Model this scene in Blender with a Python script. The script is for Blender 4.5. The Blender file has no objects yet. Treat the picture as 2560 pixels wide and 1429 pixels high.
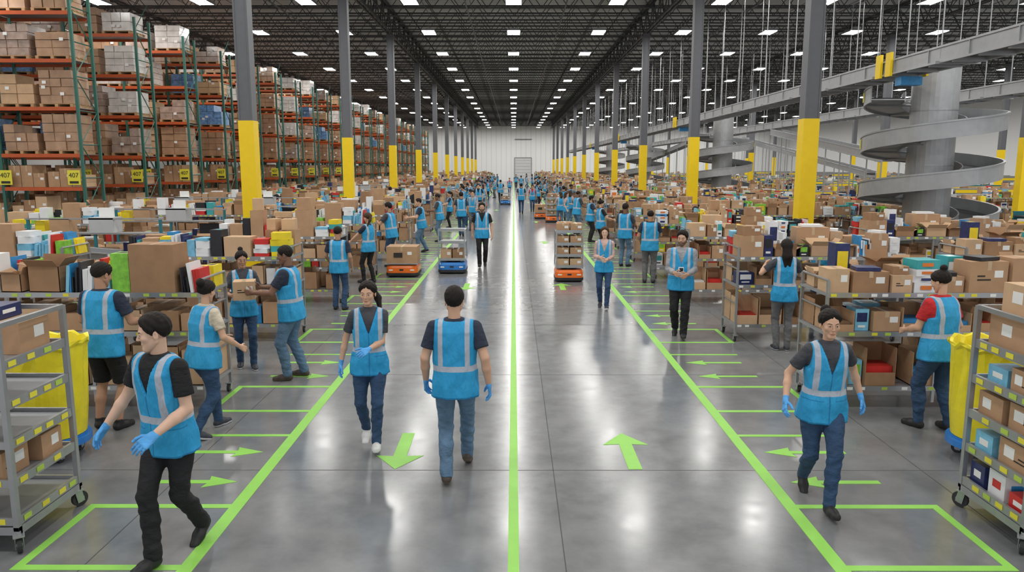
import bpy, math, random
import numpy as np
from mathutils import Vector, Matrix, Euler
R=math.radians
scene=bpy.context.scene
scene.view_settings.view_transform='Standard'
COL=scene.collection
def link(o,parent=None):
    COL.objects.link(o)
    if parent is not None: o.parent=parent
    return o
# ------------------------------------------------------------------ materials
class NT:
    def __init__(s,name):
        s.mat=bpy.data.materials.new(name); s.mat.use_nodes=True
        s.nt=s.mat.node_tree; s.b=s.nt.nodes['Principled BSDF']
    def n(s,t): return s.nt.nodes.new(t)
    def l(s,a,b): s.nt.links.new(a,b)
    def m(s,op,*a):
        n=s.n('ShaderNodeMath'); n.operation=op
        for i,v in enumerate(a):
            if isinstance(v,(int,float)): n.inputs[i].default_value=v
            else: s.l(v,n.inputs[i])
        return n.outputs[0]
    def mix(s,f,a,b):
        n=s.n('ShaderNodeMix'); n.data_type='RGBA'
        for i,v in ((0,f),(6,a),(7,b)):
            if isinstance(v,(int,float)): n.inputs[i].default_value=v
            elif isinstance(v,tuple): n.inputs[i].default_value=(v[0],v[1],v[2],1)
            else: s.l(v,n.inputs[i])
        return n.outputs[2]
    def coord(s,kind='Object'):
        return s.n('ShaderNodeTexCoord').outputs[kind]
    def noise(s,scale,detail=3,vec=None,rough=.5,stretch=None):
        n=s.n('ShaderNodeTexNoise'); n.inputs['Scale'].default_value=scale
        n.inputs['Detail'].default_value=detail; n.inputs['Roughness'].default_value=rough
        v=vec if vec is not None else s.coord()
        if stretch:
            mp=s.n('ShaderNodeMapping'); mp.inputs['Scale'].default_value=stretch
            s.l(v,mp.inputs[0]); v=mp.outputs[0]
        s.l(v,n.inputs['Vector']); return n.outputs[0]
    def attr(s):
        a=s.n('ShaderNodeAttribute'); a.attribute_name='tc'
        sp=s.n('ShaderNodeSeparateXYZ'); s.l(a.outputs['Vector'],sp.inputs[0]); return sp.outputs
    def bump(s,h,st,dist=.01):
        b=s.n('ShaderNodeBump'); b.inputs['Strength'].default_value=st; b.inputs['Distance'].default_value=dist
        s.l(h,b.inputs['Height']); s.l(b.outputs[0],s.b.inputs['Normal'])
    def set(s,**k):
        for kk,v in k.items():
            i=s.b.inputs[kk.replace('_',' ')]
            if isinstance(v,(int,float)): i.default_value=v
            elif isinstance(v,tuple): i.default_value=(v[0],v[1],v[2],1)
            else: s.l(v,i)
MC={}
def M(name,col=None,rough=.5,metal=0.,var=.15,vs=6.,bump=0.,bs=30.,coat=0.,emit=0.,stretch=None):
    if name in MC: return MC[name]
    t=NT(name)
    if var>0:
        f=t.noise(vs,4,stretch=stretch)
        f=t.m('MULTIPLY_ADD',f,1.6,-.3)
        c=t.mix(f,tuple(x*(1-var) for x in col),tuple(min(1,x*(1+var)) for x in col))
        t.set(Base_Color=c)
    else: t.set(Base_Color=col)
    t.set(Roughness=rough,Metallic=metal)
    if coat: t.set(Coat_Weight=coat,Coat_Roughness=.15)
    if bump: t.bump(t.noise(bs,4),bump)
    if emit:
        t.set(Emission_Color=col,Emission_Strength=emit)
    MC[name]=t.mat; return t.mat
def mk_floor():
    t=NT('polished_concrete'); c=t.coord()
    a=t.noise(.35,6,c,.6); b=t.noise(3.5,6,c,.65)
    f=t.m('ADD',t.m('MULTIPLY',a,.6),t.m('MULTIPLY',b,.4))
    f=t.m('MULTIPLY_ADD',f,2.6,-.8)
    n=t.n('ShaderNodeMath'); n.operation='ADD'; n.use_clamp=True; t.l(f,n.inputs[0]); n.inputs[1].default_value=0
    col=t.mix(n.outputs[0],(.135,.139,.144),(.265,.27,.276))
    t.set(Base_Color=col,Roughness=t.m('MULTIPLY_ADD',b,.16,.11)); t.b.inputs['Specular IOR Level'].default_value=.75
    MC['floor']=t.mat
mk_floor()
def mk_wall():
    t=NT('white_wall_panel'); c=t.coord()
    w=t.n('ShaderNodeTexWave'); w.inputs['Scale'].default_value=.35; t.l(c,w.inputs[0])
    f=t.m('GREATER_THAN',w.outputs[1],.96)
    t.set(Base_Color=t.mix(f,(.9,.91,.91),(.74,.76,.77)),Roughness=.6); MC['wall']=t.mat
mk_wall()
def mk_deck():
    t=NT('corrugated_deck'); c=t.coord()
    w=t.n('ShaderNodeTexWave'); w.bands_direction='Y'; w.inputs['Scale'].default_value=1.6; t.l(c,w.inputs[0])
    t.set(Base_Color=t.mix(w.outputs[1],(.36,.37,.38),(.78,.79,.80)),Roughness=.6); MC['deck']=t.mat
mk_deck()
def mk_vest():
    t=NT('blue_safety_vest'); x,y,z=t.attr()
    ax=t.m('ABSOLUTE',x)
    v=t.m('MULTIPLY',t.m('LESS_THAN',t.m('ABSOLUTE',t.m('SUBTRACT',ax,.118)),.021),t.m('GREATER_THAN',z,.14))
    h=t.m('LESS_THAN',t.m('ABSOLUTE',t.m('SUBTRACT',z,.135)),.025)
    s=t.m('MAXIMUM',v,h)
    front=t.m('LESS_THAN',y,0.)
    zip_=t.m('MULTIPLY',t.m('LESS_THAN',ax,.006),front)
    pk=t.m('MULTIPLY',t.m('MULTIPLY',t.m('LESS_THAN',t.m('ABSOLUTE',t.m('SUBTRACT',z,.07)),.004),t.m('GREATER_THAN',ax,.05)),front)
    hem=t.m('LESS_THAN',z,-.118)
    dk=t.m('MAXIMUM',t.m('MAXIMUM',zip_,pk),hem)
    oi=t.n('ShaderNodeObjectInfo')
    base=t.mix(t.m('MULTIPLY_ADD',t.noise(5,5),1.6,-.3),(.006,.26,.54),(.03,.40,.76))
    base=t.mix(t.m('MULTIPLY',oi.outputs['Random'],.45),base,(.035,.36,.66))
    base=t.mix(t.m('MULTIPLY',dk,.7),base,(.005,.15,.36))
    t.set(Base_Color=t.mix(s,base,(.44,.48,.56)),Roughness=.7)
    nz=t.noise(5,4,stretch=(1.5,1.5,.7)); t.bump(nz,1.,.06); MC['vest']=t.mat
mk_vest()
def mk_skin(i,c,hair,beard=False):
    t=NT('skin_tone'); x,y,z=t.attr(); ax=t.m('ABSOLUTE',x)
    def el(px,cx,rx,pz,cz,rz):
        a=t.m('DIVIDE',t.m('SUBTRACT',px,cx),rx); b=t.m('DIVIDE',t.m('SUBTRACT',pz,cz),rz)
        return t.m('LESS_THAN',t.m('ADD',t.m('MULTIPLY',a,a),t.m('MULTIPLY',b,b)),1.)
    fr=t.m('LESS_THAN',y,-.045)
    base=t.mix(t.noise(12,3),tuple(k*.92 for k in c),tuple(k*1.08 for k in c))
    if beard:
        bd=t.m('MULTIPLY',t.m('LESS_THAN',t.m('ADD',z,t.m('MULTIPLY',t.m('ADD',y,.06),-.9)),-.045),t.m('LESS_THAN',y,.015)); bd=t.m('MULTIPLY',bd,t.m('GREATER_THAN',z,-.2))
        bd=t.m('MAXIMUM',bd,t.m('MULTIPLY',el(ax,0,.03,z,-.062,.018),fr))
        base=t.mix(t.m('MULTIPLY',bd,.8),base,hair)
    base=t.mix(t.m('MULTIPLY',fr,el(ax,0,.021,z,-.064,.0072)),base,(c[0]*.8,c[1]*.52,c[2]*.5))
    brow=t.m('ADD',.0245,t.m('MULTIPLY',t.m('ABSOLUTE',t.m('SUBTRACT',ax,.034)),-.12))
    base=t.mix(t.m('MULTIPLY',fr,el(ax,.031,.017,z,brow,.0032)),base,hair)
    base=t.mix(t.m('MULTIPLY',fr,el(ax,.030,.0135,z,.0045,.0058)),base,(.05,.025,.018))
    base=t.mix(t.m('MULTIPLY',fr,el(ax,.030,.0120,z,.0032,.0044)),base,(.60,.55,.52))
    base=t.mix(t.m('MULTIPLY',fr,el(ax,.030,.0054,z,.0034,.0048)),base,(.02,.01,.006))
    t.set(Base_Color=base,Roughness=.55)
    MC[i]=t.mat
HB=(.012,.009,.008)
mk_skin('skin0',(.64,.38,.255),HB); mk_skin('skin1',(.46,.255,.16),HB); mk_skin('skin2',(.22,.11,.068),HB)
mk_skin('skinb',(.56,.33,.22),HB,True); mk_skin('skinl',(.72,.46,.335),(.03,.018,.012))
def cloth(name,c,jeans=False):
    if name in MC: return name
    t=NT(name)
    f=t.noise(9,4); lo=tuple(k*.72 for k in c); hi=tuple(k*1.3 for k in c)
    t.set(Base_Color=t.mix(t.m('MULTIPLY_ADD',f,1.8,-.4),lo,hi),Roughness=.85)
    t.bump(t.noise(7 if jeans else 6,4,stretch=(1,1,1.6)),1.,.045); MC[name]=t.mat; return name
cloth('jeans_dark',(.027,.065,.14),True); cloth('jeans_light',(.10,.18,.28),True); cloth('black_cloth',(.011,.011,.013))
cloth('navy_tshirt',(.022,.03,.055)); cloth('grey_tshirt',(.055,.056,.066)); cloth('grey_sleeve',(.33,.33,.35)); cloth('cream_sleeve',(.6,.52,.4))
cloth('red_tshirt',(.5,.02,.025)); cloth('pink_sleeve',(.58,.38,.33)); cloth('grey_pants',(.14,.14,.145)); cloth('blue_glove',(.10,.38,.78))
def mk_hair(key,a,b):
    t=NT(key); n=t.noise(60,3,stretch=(1,1,.25))
    t.set(Base_Color=t.mix(n,a,b),Roughness=.62); t.b.inputs['Specular IOR Level'].default_value=.22; t.bump(n,.4,.006); MC[key]=t.mat
mk_hair('hair',(.005,.004,.004),(.022,.016,.013)); mk_hair('hair_brown',(.03,.016,.009),(.10,.055,.03))
def mk_shoe(name,c,sole):
    t=NT(name); x,y,z=t.attr()
    t.set(Base_Color=t.mix(t.m('LESS_THAN',z,.024),c,sole),Roughness=.55); MC[name]=t.mat
mk_shoe('shoe_black',(.015,.015,.017),(.02,.02,.02)); mk_shoe('shoe_white',(.7,.7,.7),(.8,.8,.8)); mk_shoe('shoe_brown',(.06,.045,.035),(.12,.09,.06)); mk_shoe('shoe_mixed',(.03,.035,.05),(.75,.75,.75))
# ------------------------------------------------------------------ SDF bodies
class SDF:
    def __init__(s,h): s.h=h; s.ops=[]; s.lo=np.full(3,1e9); s.hi=np.full(3,-1e9)
    def add(s,f,lo,hi,k=.02,mode='u'):
        lo=np.array(lo,float);hi=np.array(hi,float); s.ops.append((f,lo,hi,k,mode))
        if mode=='u': s.lo=np.minimum(s.lo,lo); s.hi=np.maximum(s.hi,hi)
    def cap(s,a,b,ra,rb,k=.02,flat=False,mode='u'):
        a=np.array(a,float);b=np.array(b,float);ba=b-a;L2=max(float(ba@ba),1e-9);L=L2**.5
        def f(x,y,z):
            px=x-a[0];py=y-a[1];pz=z-a[2]
            tt=(px*ba[0]+py*ba[1]+pz*ba[2])/L2; t=np.clip(tt,0,1)
            d=np.sqrt((px-t*ba[0])**2+(py-t*ba[1])**2+(pz-t*ba[2])**2)-(ra+(rb-ra)*t)
            if flat: d=np.maximum(d,(tt-1)*L)
            return d
        r=max(ra,rb); s.add(f,np.minimum(a,b)-r,np.maximum(a,b)+r,k,mode)
    def ell(s,c,r,k=.02,mode='u'):
        c=np.array(c,float); r=np.array(r,float)
        def f(x,y,z):
            a=(x-c[0]);b=(y-c[1]);d=(z-c[2])
            k0=np.sqrt((a/r[0])**2+(b/r[1])**2+(d/r[2])**2)
            k1=np.sqrt((a/r[0]**2)**2+(b/r[1]**2)**2+(d/r[2]**2)**2)+1e-9
            return k0*(k0-1)/k1
        s.add(f,c-r,c+r,k,mode)
    def cut(s,f): s.ops.append((f,None,None,0,'c'))
    def disp(s,f): s.ops.append((f,None,None,0,'d'))
    def build(s):
        h=s.h; lo=s.lo-3*h; n=np.ceil((s.hi+3*h-lo)/h).astype(int)+1
        ax=[lo[i]+h*np.arange(n[i]) for i in range(3)]
        F=np.full(n,.5)
        for f,l,u,k,mode in s.ops:
            if mode in 'cd': i0=np.zeros(3,int); i1=n
            else:
                e=k+2.5*h
                i0=np.clip(np.floor((l-e-lo)/h).astype(int),0,n); i1=np.clip(np.ceil((u+e-lo)/h).astype(int)+1,0,n)
                if (i1<=i0).any(): continue
            X=ax[0][i0[0]:i1[0],None,None];Y=ax[1][None,i0[1]:i1[1],None];Z=ax[2][None,None,i0[2]:i1[2]]
            d=f(X,Y,Z); sl=tuple(slice(i0[i],i1[i]) for i in range(3)); A=F[sl]
            if mode=='u':
                if k>0:
                    hh=np.clip(.5+.5*(d-A)/k,0,1); F[sl]=d*(1-hh)+A*hh-k*hh*(1-hh)
                else: F[sl]=np.minimum(A,d)
            elif mode=='s':
                d=-d; hh=np.clip(.5-.5*(d-A)/max(k,1e-4),0,1); F[sl]=d*(1-hh)+A*hh+k*hh*(1-hh)
            elif mode=='d': F[sl]=A+d
            else: F[sl]=np.maximum(A,d)
        return surfnet(F,lo,h)
def surfnet(F,lo,h):
    n=np.array(F.shape); I=F<0
    cnt=np.zeros(n-1,int)
    for dx in (0,1):
        for dy in (0,1):
            for dz in (0,1):
                cnt+=I[dx:n[0]-1+dx,dy:n[1]-1+dy,dz:n[2]-1+dz]
    act=(cnt>0)&(cnt<8); idx=np.argwhere(act)
    vid=np.full(n-1,-1,int); vid[act]=np.arange(len(idx))
    S=np.zeros((len(idx),3)); C=np.zeros(len(idx))
    cs=[(a,b,c) for a in (0,1) for b in (0,1) for c in (0,1)]
    for c0 in cs:
        for a in range(3):
            if c0[a]: continue
            c1=list(c0); c1[a]=1
            f0=F[idx[:,0]+c0[0],idx[:,1]+c0[1],idx[:,2]+c0[2]]; f1=F[idx[:,0]+c1[0],idx[:,1]+c1[1],idx[:,2]+c1[2]]
            m=(f0<0)!=(f1<0); t=np.where(m,f0/np.where(f0==f1,1,f0-f1),0)
            p=np.array(c0,float)[None,:].repeat(len(idx),0); p[:,a]+=t
            S+=p*m[:,None]; C+=m
    V=(idx+S/C[:,None])*h+lo
    Q=[]
    for a in range(3):
        b=(a+1)%3;c=(a+2)%3
        s0=[slice(None)]*3; s1=[slice(None)]*3; s0[a]=slice(0,-1); s1[a]=slice(1,None)
        A=I[tuple(s0)]; B=I[tuple(s1)]
        e=np.argwhere(A!=B)
        e=e[(e[:,b]>0)&(e[:,c]>0)&(e[:,b]<n[b]-1)&(e[:,c]<n[c]-1)]
        if not len(e): continue
        ins=A[e[:,0],e[:,1],e[:,2]]
        def g(ob,oc):
            q=e.copy(); q[:,b]+=ob; q[:,c]+=oc; return vid[q[:,0],q[:,1],q[:,2]]
        q=np.stack([g(-1,-1),g(0,-1),g(0,0),g(-1,0)],1)
        q[~ins]=q[~ins][:,::-1]; Q.append(q)
    return V,np.concatenate(Q)
CA={}
def cached(key,fn):
    if key not in CA: CA[key]=fn()
    return CA[key]
def head_part(sex):
    s=SDF(.0045); w=1. if sex=='M' else .94; fz=0 if sex=='M' else .004
    s.ell((0,.015,.035),(.076*w,.095,.082),.0)
    s.ell((0,-.028,-.03+fz),(.058*w,.058,.084-fz),.03)
    jw=.023 if sex=='M' else .014
    for sg in (1,-1):
        s.cap((sg*.050*w,.0,-.05),(sg*.018*w*w,-.056,-.098+fz),jw,jw*.9,.025)
        s.ell((sg*.042*w,-.054,-.022),(.022,.024,.022),.02)
        s.cap((sg*.014,-.081,.024),(sg*.044,-.068,.024),.009 if sex=='M' else .006,.006,.012)
    s.cap((-.010,-.064,-.1+fz),(.010,-.064,-.1+fz),.018*w,.018*w,.02)
    for sg in (1,-1):
        s.ell((sg*.030,-.096,.003),(.017,.013,.011),.012,'s')
        s.ell((sg*.030,-.0745,.0035),(.0145,.0135,.011),.003)
    ns=.0095 if sex=='M' else .0078
    s.cap((0,-.086,.012),(0,-.103,-.028),.0055,ns,.009)
    for sg in (1,-1): s.cap((sg*.009,-.094,-.031),(sg*.010,-.092,-.031),.006,.0055,.006)
    s.cap((-.016,-.081,-.060),(.016,-.081,-.060),.006,.006,.006); s.cap((-.012,-.080,-.069),(.012,-.080,-.069),.007,.007,.005)
    for sg in (1,-1):
        s.ell((sg*.080*w,.014,-.008),(.008,.018,.031),.005); s.ell((sg*.087*w,.010,-.004),(.005,.009,.016),.004,'s')
    return s.build()
def hair_part(style):
    s=SDF(.0055); men=style in('short','beard','crop'); th=.007 if style=='crop' else .015 if men else .017
    yy=[-.14,-.08,-.06,-.035,-.015,.0,.018,.04,.065,.13]; zz=[.074,.074,.060,.020,-.012,-.018,.022,-.01,-.06,-.075]
    if not men: zz=[.070,.070,.058,.030,.008,-.012,-.018,-.025,-.05,-.055]
    c=(0,.015,.035); r=(.076,.095,.082)
    def f(x,y,z):
        a=x;b=y-c[1];d=z-c[2]
        k0=np.sqrt((a/r[0])**2+(b/r[1])**2+(d/r[2])**2); k1=np.sqrt((a/r[0]**2)**2+(b/r[1]**2)**2+(d/r[2]**2)**2)+1e-9
        e=k0*(k0-1)/k1
        line=np.interp(y,yy,zz)+np.where(y<-.03,(np.abs(x)-.03)*-.25,0)+.003*np.sin(x*190)+.002*np.sin(x*310+1)
        t=np.clip((z-line)*.45,-.03,th)
        if men and style!='crop': t=t+np.where(t>0,np.clip((z-.05)*.13,0,.012),0)
        if not men: t=t-np.where((np.abs(x)<.006)&(z>.06)&(y<.05),.004,0) # centre parting
        lump=.0022*np.sin(x*120+z*60)*np.sin(y*100+z*90)+.0012*np.sin(x*260+y*190)
        return e-t-np.where(t>.005,lump,0)
    s.add(f,(-.105,-.12,-.08),(.105,.14,.15),0)
    if style=='bun': s.cap((0,.10,.05),(0,.135,.08),.03,.04,.012); s.ell((0,.13,.09),(.046,.038,.046),.01)
    if style=='topbun': s.cap((0,.06,.10),(0,.085,.135),.03,.032,.012); s.ell((0,.08,.14),(.038,.036,.034),.01)
    if style=='pony':
        s.cap((0,.10,.04),(0.01,.14,.03),.026,.024,.015); s.cap((.01,.14,.03),(0.07,.13,-.08),.028,.036,.012); s.cap((.07,.13,-.08),(.11,.06,-.20),.036,.016,.02)
    if style=='long':
        s.cap((0,.06,.0),(0,.09,-.14),.074,.076,.03); s.cap((-.03,.09,-.14),(-.03,.10,-.28),.05,.03,.03); s.cap((.03,.09,-.14),(.03,.10,-.30),.05,.028,.03)
    if style=='loose':
        for sg in (1,-1): s.cap((sg*.062,.02,.03),(sg*.076,.02,-.06),.022,.024,.02); s.cap((sg*.076,.02,-.06),(sg*.078,.02,-.18),.024,.014,.02)
        s.cap((0,.07,0),(0,.085,-.16),.062,.05,.03)
    return s.build()
def hand_part(curl):
    s=SDF(.0042)
    fl=[(-.031,.072,.0092),(-.0105,.081,.0095),(.0105,.075,.0092),(.030,.058,.0082)]
    for y0,L,r in fl:
        s.cap((0,y0*.6,-.005),(0,y0,-.088),.0145,.0125,.012)
    for i,(y0,L,r) in enumerate(fl):
        p=np.array([0,y0,-.086+abs(y0)*.15]); ang=0
        for j,fr in enumerate((.45,.31,.24)):
            ang+=curl*(.75 if j==0 else 1.)*(1+.08*i)
            d=np.array([-math.sin(ang),y0*.5/.1*.12*(1 if j==0 else .4),-math.cos(ang)])
            q=p+d*L*fr; s.cap(p,q,r-.0006*j,r-.0006*(j+1),.003); p=q
    p=np.array([-.004,-.022,-.022])
    for j,(d,l) in enumerate((((-.35,-.75,-.6),.042),((-.4,-.45,-.8),.032),((-.45,-.15,-.88),.026))):
        d=np.array(d);d/=np.linalg.norm(d); q=p+d*l; s.cap(p,q,.0125-.001*j,.0115-.001*j,.006); p=q
    s.cap((0,0,.035),(0,0,-.015),.026,.022,.015)
    return s.build()
def shoe_part(k):
    s=SDF(.0065)
    s.cap((0,.035,.04),(0,-.08,.034),.040,.043,.02); s.cap((0,-.08,.032),(.0,-.155,.026),.043,.035,.02)
    s.cap((0,.01,.05),(0,.012,.115),.042,.042,.02,flat=True); s.cap((0,-.0,.075),(0,-.09,.05),.028,.022,.02)
    s.cut(lambda x,y,z:0*x+0*y-z)
    return s.build()
def hmg(M4,V): return V@M4[:3,:3].T+M4[:3,3]
def Rx(a): c,s=math.cos(a),math.sin(a); return np.array([[1,0,0],[0,c,-s],[0,s,c]])
def Ry(a): c,s=math.cos(a),math.sin(a); return np.array([[c,0,s],[0,1,0],[-s,0,c]])
def Rz(a): c,s=math.cos(a),math.sin(a); return np.array([[c,-s,0],[s,c,0],[0,0,1]])
def ik(a,b,l1,l2,pole):
    d=b-a; L=np.linalg.norm(d); dh=d/L; L=min(max(L,abs(l1-l2)+.02),(l1+l2)*.998); b=a+dh*L
    x=(l1*l1-l2*l2+L*L)/(2*L); hh=math.sqrt(max(l1*l1-x*x,0)); p=np.array(pole,float); p-=dh*(p@dh); p/=np.linalg.norm(p)
    return a+dh*x+p*hh,b
PZ=[-.14,-.06,.0,.10,.20,.35,.45,.50,.54,.58]
PA={'M':[.15,.165,.17,.158,.150,.168,.178,.165,.112,.06],'F':[.155,.175,.178,.152,.124,.142,.150,.138,.092,.050]}
PB={'M':[.10,.11,.115,.108,.105,.118,.115,.10,.075,.056],'F':[.105,.118,.120,.10,.09,.122,.110,.086,.062,.048]}
VZ=[-.14,0,.15,.35,.46,.51,.56]
VA={'M':[.208,.20,.188,.196,.198,.18,.12],'F':[.208,.200,.160,.170,.168,.148,.10]}
VB={'M':[.155,.148,.138,.142,.136,.112,.085],'F':[.158,.150,.124,.146,.126,.102,.078]}
def stack(Rt,o,Z,A,B,off,z0,z1,wr=0):
    def f(x,y,z):
        dx=x-o[0];dy=y-o[1];dz=z-o[2]
        qx=Rt[0,0]*dx+Rt[1,0]*dy+Rt[2,0]*dz; qy=Rt[0,1]*dx+Rt[1,1]*dy+Rt[2,1]*dz; qz=Rt[0,2]*dx+Rt[1,2]*dy+Rt[2,2]*dz
        a=np.interp(qz,Z,A)+off; b=np.interp(qz,Z,B)+off
        v=((np.abs(qx)/a)**2.3+(np.abs(qy)/b)**2.3)**(1/2.3)
        d=(v-1)*np.minimum(a,b)
        if wr: # soft drape folds
            th=np.arctan2(qx,qy); fade=np.clip((.3-qz)*3,0,1)
            d=d-wr*fade*(np.sin(th*7+qz*9)+.7*np.sin(th*11-qz*14+1.3))-wr*.6*np.sin(qz*34+th*2+np.sin(th*3)*1.5)
        return np.maximum(np.maximum(d,qz-z1),z0-qz)
    return f
def folds(z_lo,z_hi,amp,fr=62):
    def f(x,y,z):
        w=np.clip((z-z_lo+.05)*8,.25,1)*np.clip((z_hi-z)*8,.2,1)
        return amp*w*(np.sin(z*fr+y*26+2*np.sin(x*31+1))+.6*np.sin(z*fr*1.7-x*45+y*20))
    return f
def figure(name,H=1.75,sex='M',feet=((.1,0,0,8),(-.1,0,0,-8)),wr=((.25,-.04,.9),(-.25,-.04,.9)),lean=0,twist=0,side=0,hyaw=0,hpitch=0,
           shirt='navy_tshirt',pants='jeans_dark',shoe='shoe_black',skin='skin0',hair='short',hairmat='hair',gloves=False,shorts=False,longs=False,res=.012,curl=.35,palms=(None,None),fat=0.):
    rg=random.Random(int(H*1000+hyaw*7+fat*999+len(shirt)*31+len(pants)))
    hs=np.array([rg.uniform(.95,1.06),1.,rg.uniform(.965,1.04)])
    parts=[]
    legs=[];pz=.925
    for i,ft in enumerate(feet):
        x,y,pt,yw=ft[:4]; lift=ft[4] if len(ft)>4 else 0
        piv=np.array([0,-.12,0]) if pt>0 else np.array([0,.06,0])
        Rp=Rx(R(pt)); Rw=Rz(R(yw)); M4=np.eye(4); M4[:3,:3]=Rw@Rp; M4[:3,3]=np.array([x,y,lift])+Rw@(piv-Rp@piv)
        an=hmg(M4,np.array([[0,.005,.09]]))[0]; legs.append((M4,an,yw))
    for sg,(M4,an,yw) in zip((1,-1),legs):
        hx=np.hypot(an[0]-sg*.09,an[1]); pz=min(pz,an[2]+math.sqrt(max(.846**2-hx*hx,.3)))
    Pp=np.array([0,0,pz]); Rt=Rz(R(twist))@Rx(R(lean))@Ry(R(side))
    T=lambda v: Pp+Rt@np.array(v,float)
    sw=.182 if sex=='M' else .152
    s=SDF(res); sk=SDF(res)
    s.add(stack(Rt,Pp,PZ,PA[sex],PB[sex],.004+fat,-.12,.1),Pp-np.array([.24,.24,.2]),Pp+np.array([.24,.24,.18]),0)
    rr=(.09+fat*.6,.064+fat*.4,.054) if sex=='M' else (.093+fat*.6,.060+fat*.4,.045)
    if shorts: rr=(.095,.088,.05)
    for sg,(M4,an,yw) in zip((1,-1),legs):
        hp=Pp+np.array([sg*.088,0,-.01]); pole=Rz(R(yw*.5))@np.array([sg*.05,-1,0])
        kn,_=ik(hp,an,.44,.412,pole)
        s.cap(hp+np.array([0,.035,-.02]),hp*.5+kn*.5+np.array([0,.01,0]),rr[0],rr[0]*.82,.03)
        if shorts:
            s.cap(hp,hp+(kn-hp)*.97,rr[0],rr[1],.03,flat=True)
            sk.cap(hp*.2+kn*.8,kn,.06,.052,.0); sk.cap(kn,kn*.55+an*.45+np.array([0,.012,0]),.05,.053,.02); sk.cap(kn*.55+an*.45+np.array([0,.012,0]),an+np.array([0,.01,-.04]),.052,.034,.02)
        else:
            s.cap(hp,kn,rr[0],rr[1],.03); mid=kn*.6+an*.4+np.array([0,.012,0])
            s.cap(kn,mid,rr[1],rr[1]*.97,.02); s.cap(mid,an+(an-kn)/np.linalg.norm(an-kn)*.035,rr[1]*.97,rr[2],.02,flat=True)
            s.cap(mid*.25+an*.75,an+(an-kn)/np.linalg.norm(an-kn)*.01,rr[2]*1.04,rr[2]*1.12,.01,flat=True)
        V,Q=cached('shoe',lambda:shoe_part(0)); parts.append((hmg(M4,V),Q,shoe,V))
    if res<.0125: s.disp(folds(.1,.62,.0028))
    V,Q=s.build(); parts.append((V,Q,pants,V))
    sh=SDF(res)
    sh.add(stack(Rt,Pp,PZ,PA[sex],PB[sex],.006+fat,-.1,.572),np.minimum(Pp,T((0,0,.58)))-.26,np.maximum(Pp,T((0,0,.58)))+.26,0)
    ra=(.049+fat*.3,.039+fat*.2,.027) if sex=='M' else (.041+fat*.3,.033+fat*.2,.023)
    for i,sg in enumerate((1,-1)):
        S=T((sg*sw,0.005,.485)); W=np.array(wr[i],float)
        E,W=ik(S,W,.285,.255,(sg*.45,.8,-.5))
        sk.cap(S,E,ra[0],ra[1],.0 if i==0 and not sk.ops else .01); sk.cap(E,E*.6+W*.4,ra[1],ra[1]*1.02,.015); sk.cap(E*.6+W*.4,W,ra[1]*1.02,ra[2],.015)
        sh.cap(T((sg*.05,.0,.50)),T((sg*(sw-.02),0,.488)),.05,.054 if sex=='M' else .046,.03)
        if longs:
            sh.cap(S,E,ra[0]+.012,ra[1]+.012,.02); sh.cap(E,W+(E-W)*.06,ra[1]+.012,ra[2]+.012,.02,flat=True)
        else: sh.cap(S,S+(E-S)*.68,ra[0]+.013,ra[0]+.017,.02,flat=True)
        d=(W-E)/np.linalg.norm(W-E); n=palms[i]
        if n is None: n=(-sg*1.,0.05,-.25)
        n=np.array(n,float); Z=-d; Xa=-n if sg==1 else n; Xa=Xa-Z*(Xa@Z); Xa/=np.linalg.norm(Xa); Ya=np.cross(Z,Xa)
        V,Q=cached(('hand',curl),lambda:hand_part(curl))
        if sg==-1: V=V*np.array([-1,1,1]); Q=Q[:,::-1]
        M4=np.eye(4); M4[:3,:3]=np.stack([Xa,Ya,Z],1); M4[:3,3]=W+d*.012
        if sex=='F': V=V*.92
        parts.append((hmg(M4,V*(1.05 if gloves else 1.)),Q,'blue_glove' if gloves else skin,V*0+9))
    V,Q=sh.build(); parts.append((V,Q,shirt,V))
    Hc=T((0,.0,.60))+np.array([0,-.012,.112]); Rh=Rz(R(hyaw))@Rx(R(hpitch))
    M4=np.eye(4); M4[:3,:3]=Rh; M4[:3,3]=Hc
    sk.cap(T((0,.012,.48)),hmg(M4,np.array([[0,.018,-.05]]))[0],.056 if sex=='M' else .045,.053 if sex=='M' else .042,.01)
    V,Q=sk.build(); parts.append((V,Q,skin,V*0+9))
    V,Q=cached(('head',sex),lambda:head_part(sex)); parts.append((hmg(M4,V*hs),Q,skin,V))
    V,Q=cached(('hair',hair),lambda:hair_part(hair)); parts.append((hmg(M4,V*hs),Q,hairmat,V))
    v=SDF(res)
    v.add(stack(Rt,Pp,VZ,VA[sex],VB[sex],fat,-.135,.55,.0036),np.minimum(T((0,0,-.14)),T((0,0,.58)))-.26,np.maximum(T((0,0,-.14)),T((0,0,.58)))+.26,0)
    for sg in (1,-1): v.cap(T((sg*.055,0,.505)),T((sg*(.17 if sex=='M' else .145),0,.485)),.068,.07 if sex=='M' else .062,.02)
    def loc(x,y,z):
        dx=x-Pp[0];dy=y-Pp[1];dz=z-Pp[2]
        return (Rt[0,0]*dx+Rt[1,0]*dy+Rt[2,0]*dz,Rt[0,1]*dx+Rt[1,1]*dy+Rt[2,1]*dz,Rt[0,2]*dx+Rt[1,2]*dy+Rt[2,2]*dz)
    xo=.172 if sex=='M' else .148
    def cutf(x,y,z):
        a,b,c=loc(x,y,z); arm=np.abs(a)-np.interp(c,[.26,.34,.5],[.32,xo+.008,xo])
        neck=.078-np.sqrt(a*a+(b-.005)**2); neck=np.where(c>.44,neck,-1)
        vv=np.where(b<0,(c-.30)*.34-np.abs(a),-1)
        return np.maximum(np.maximum(arm,neck),vv*.95)
    v.cut(cutf)
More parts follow.
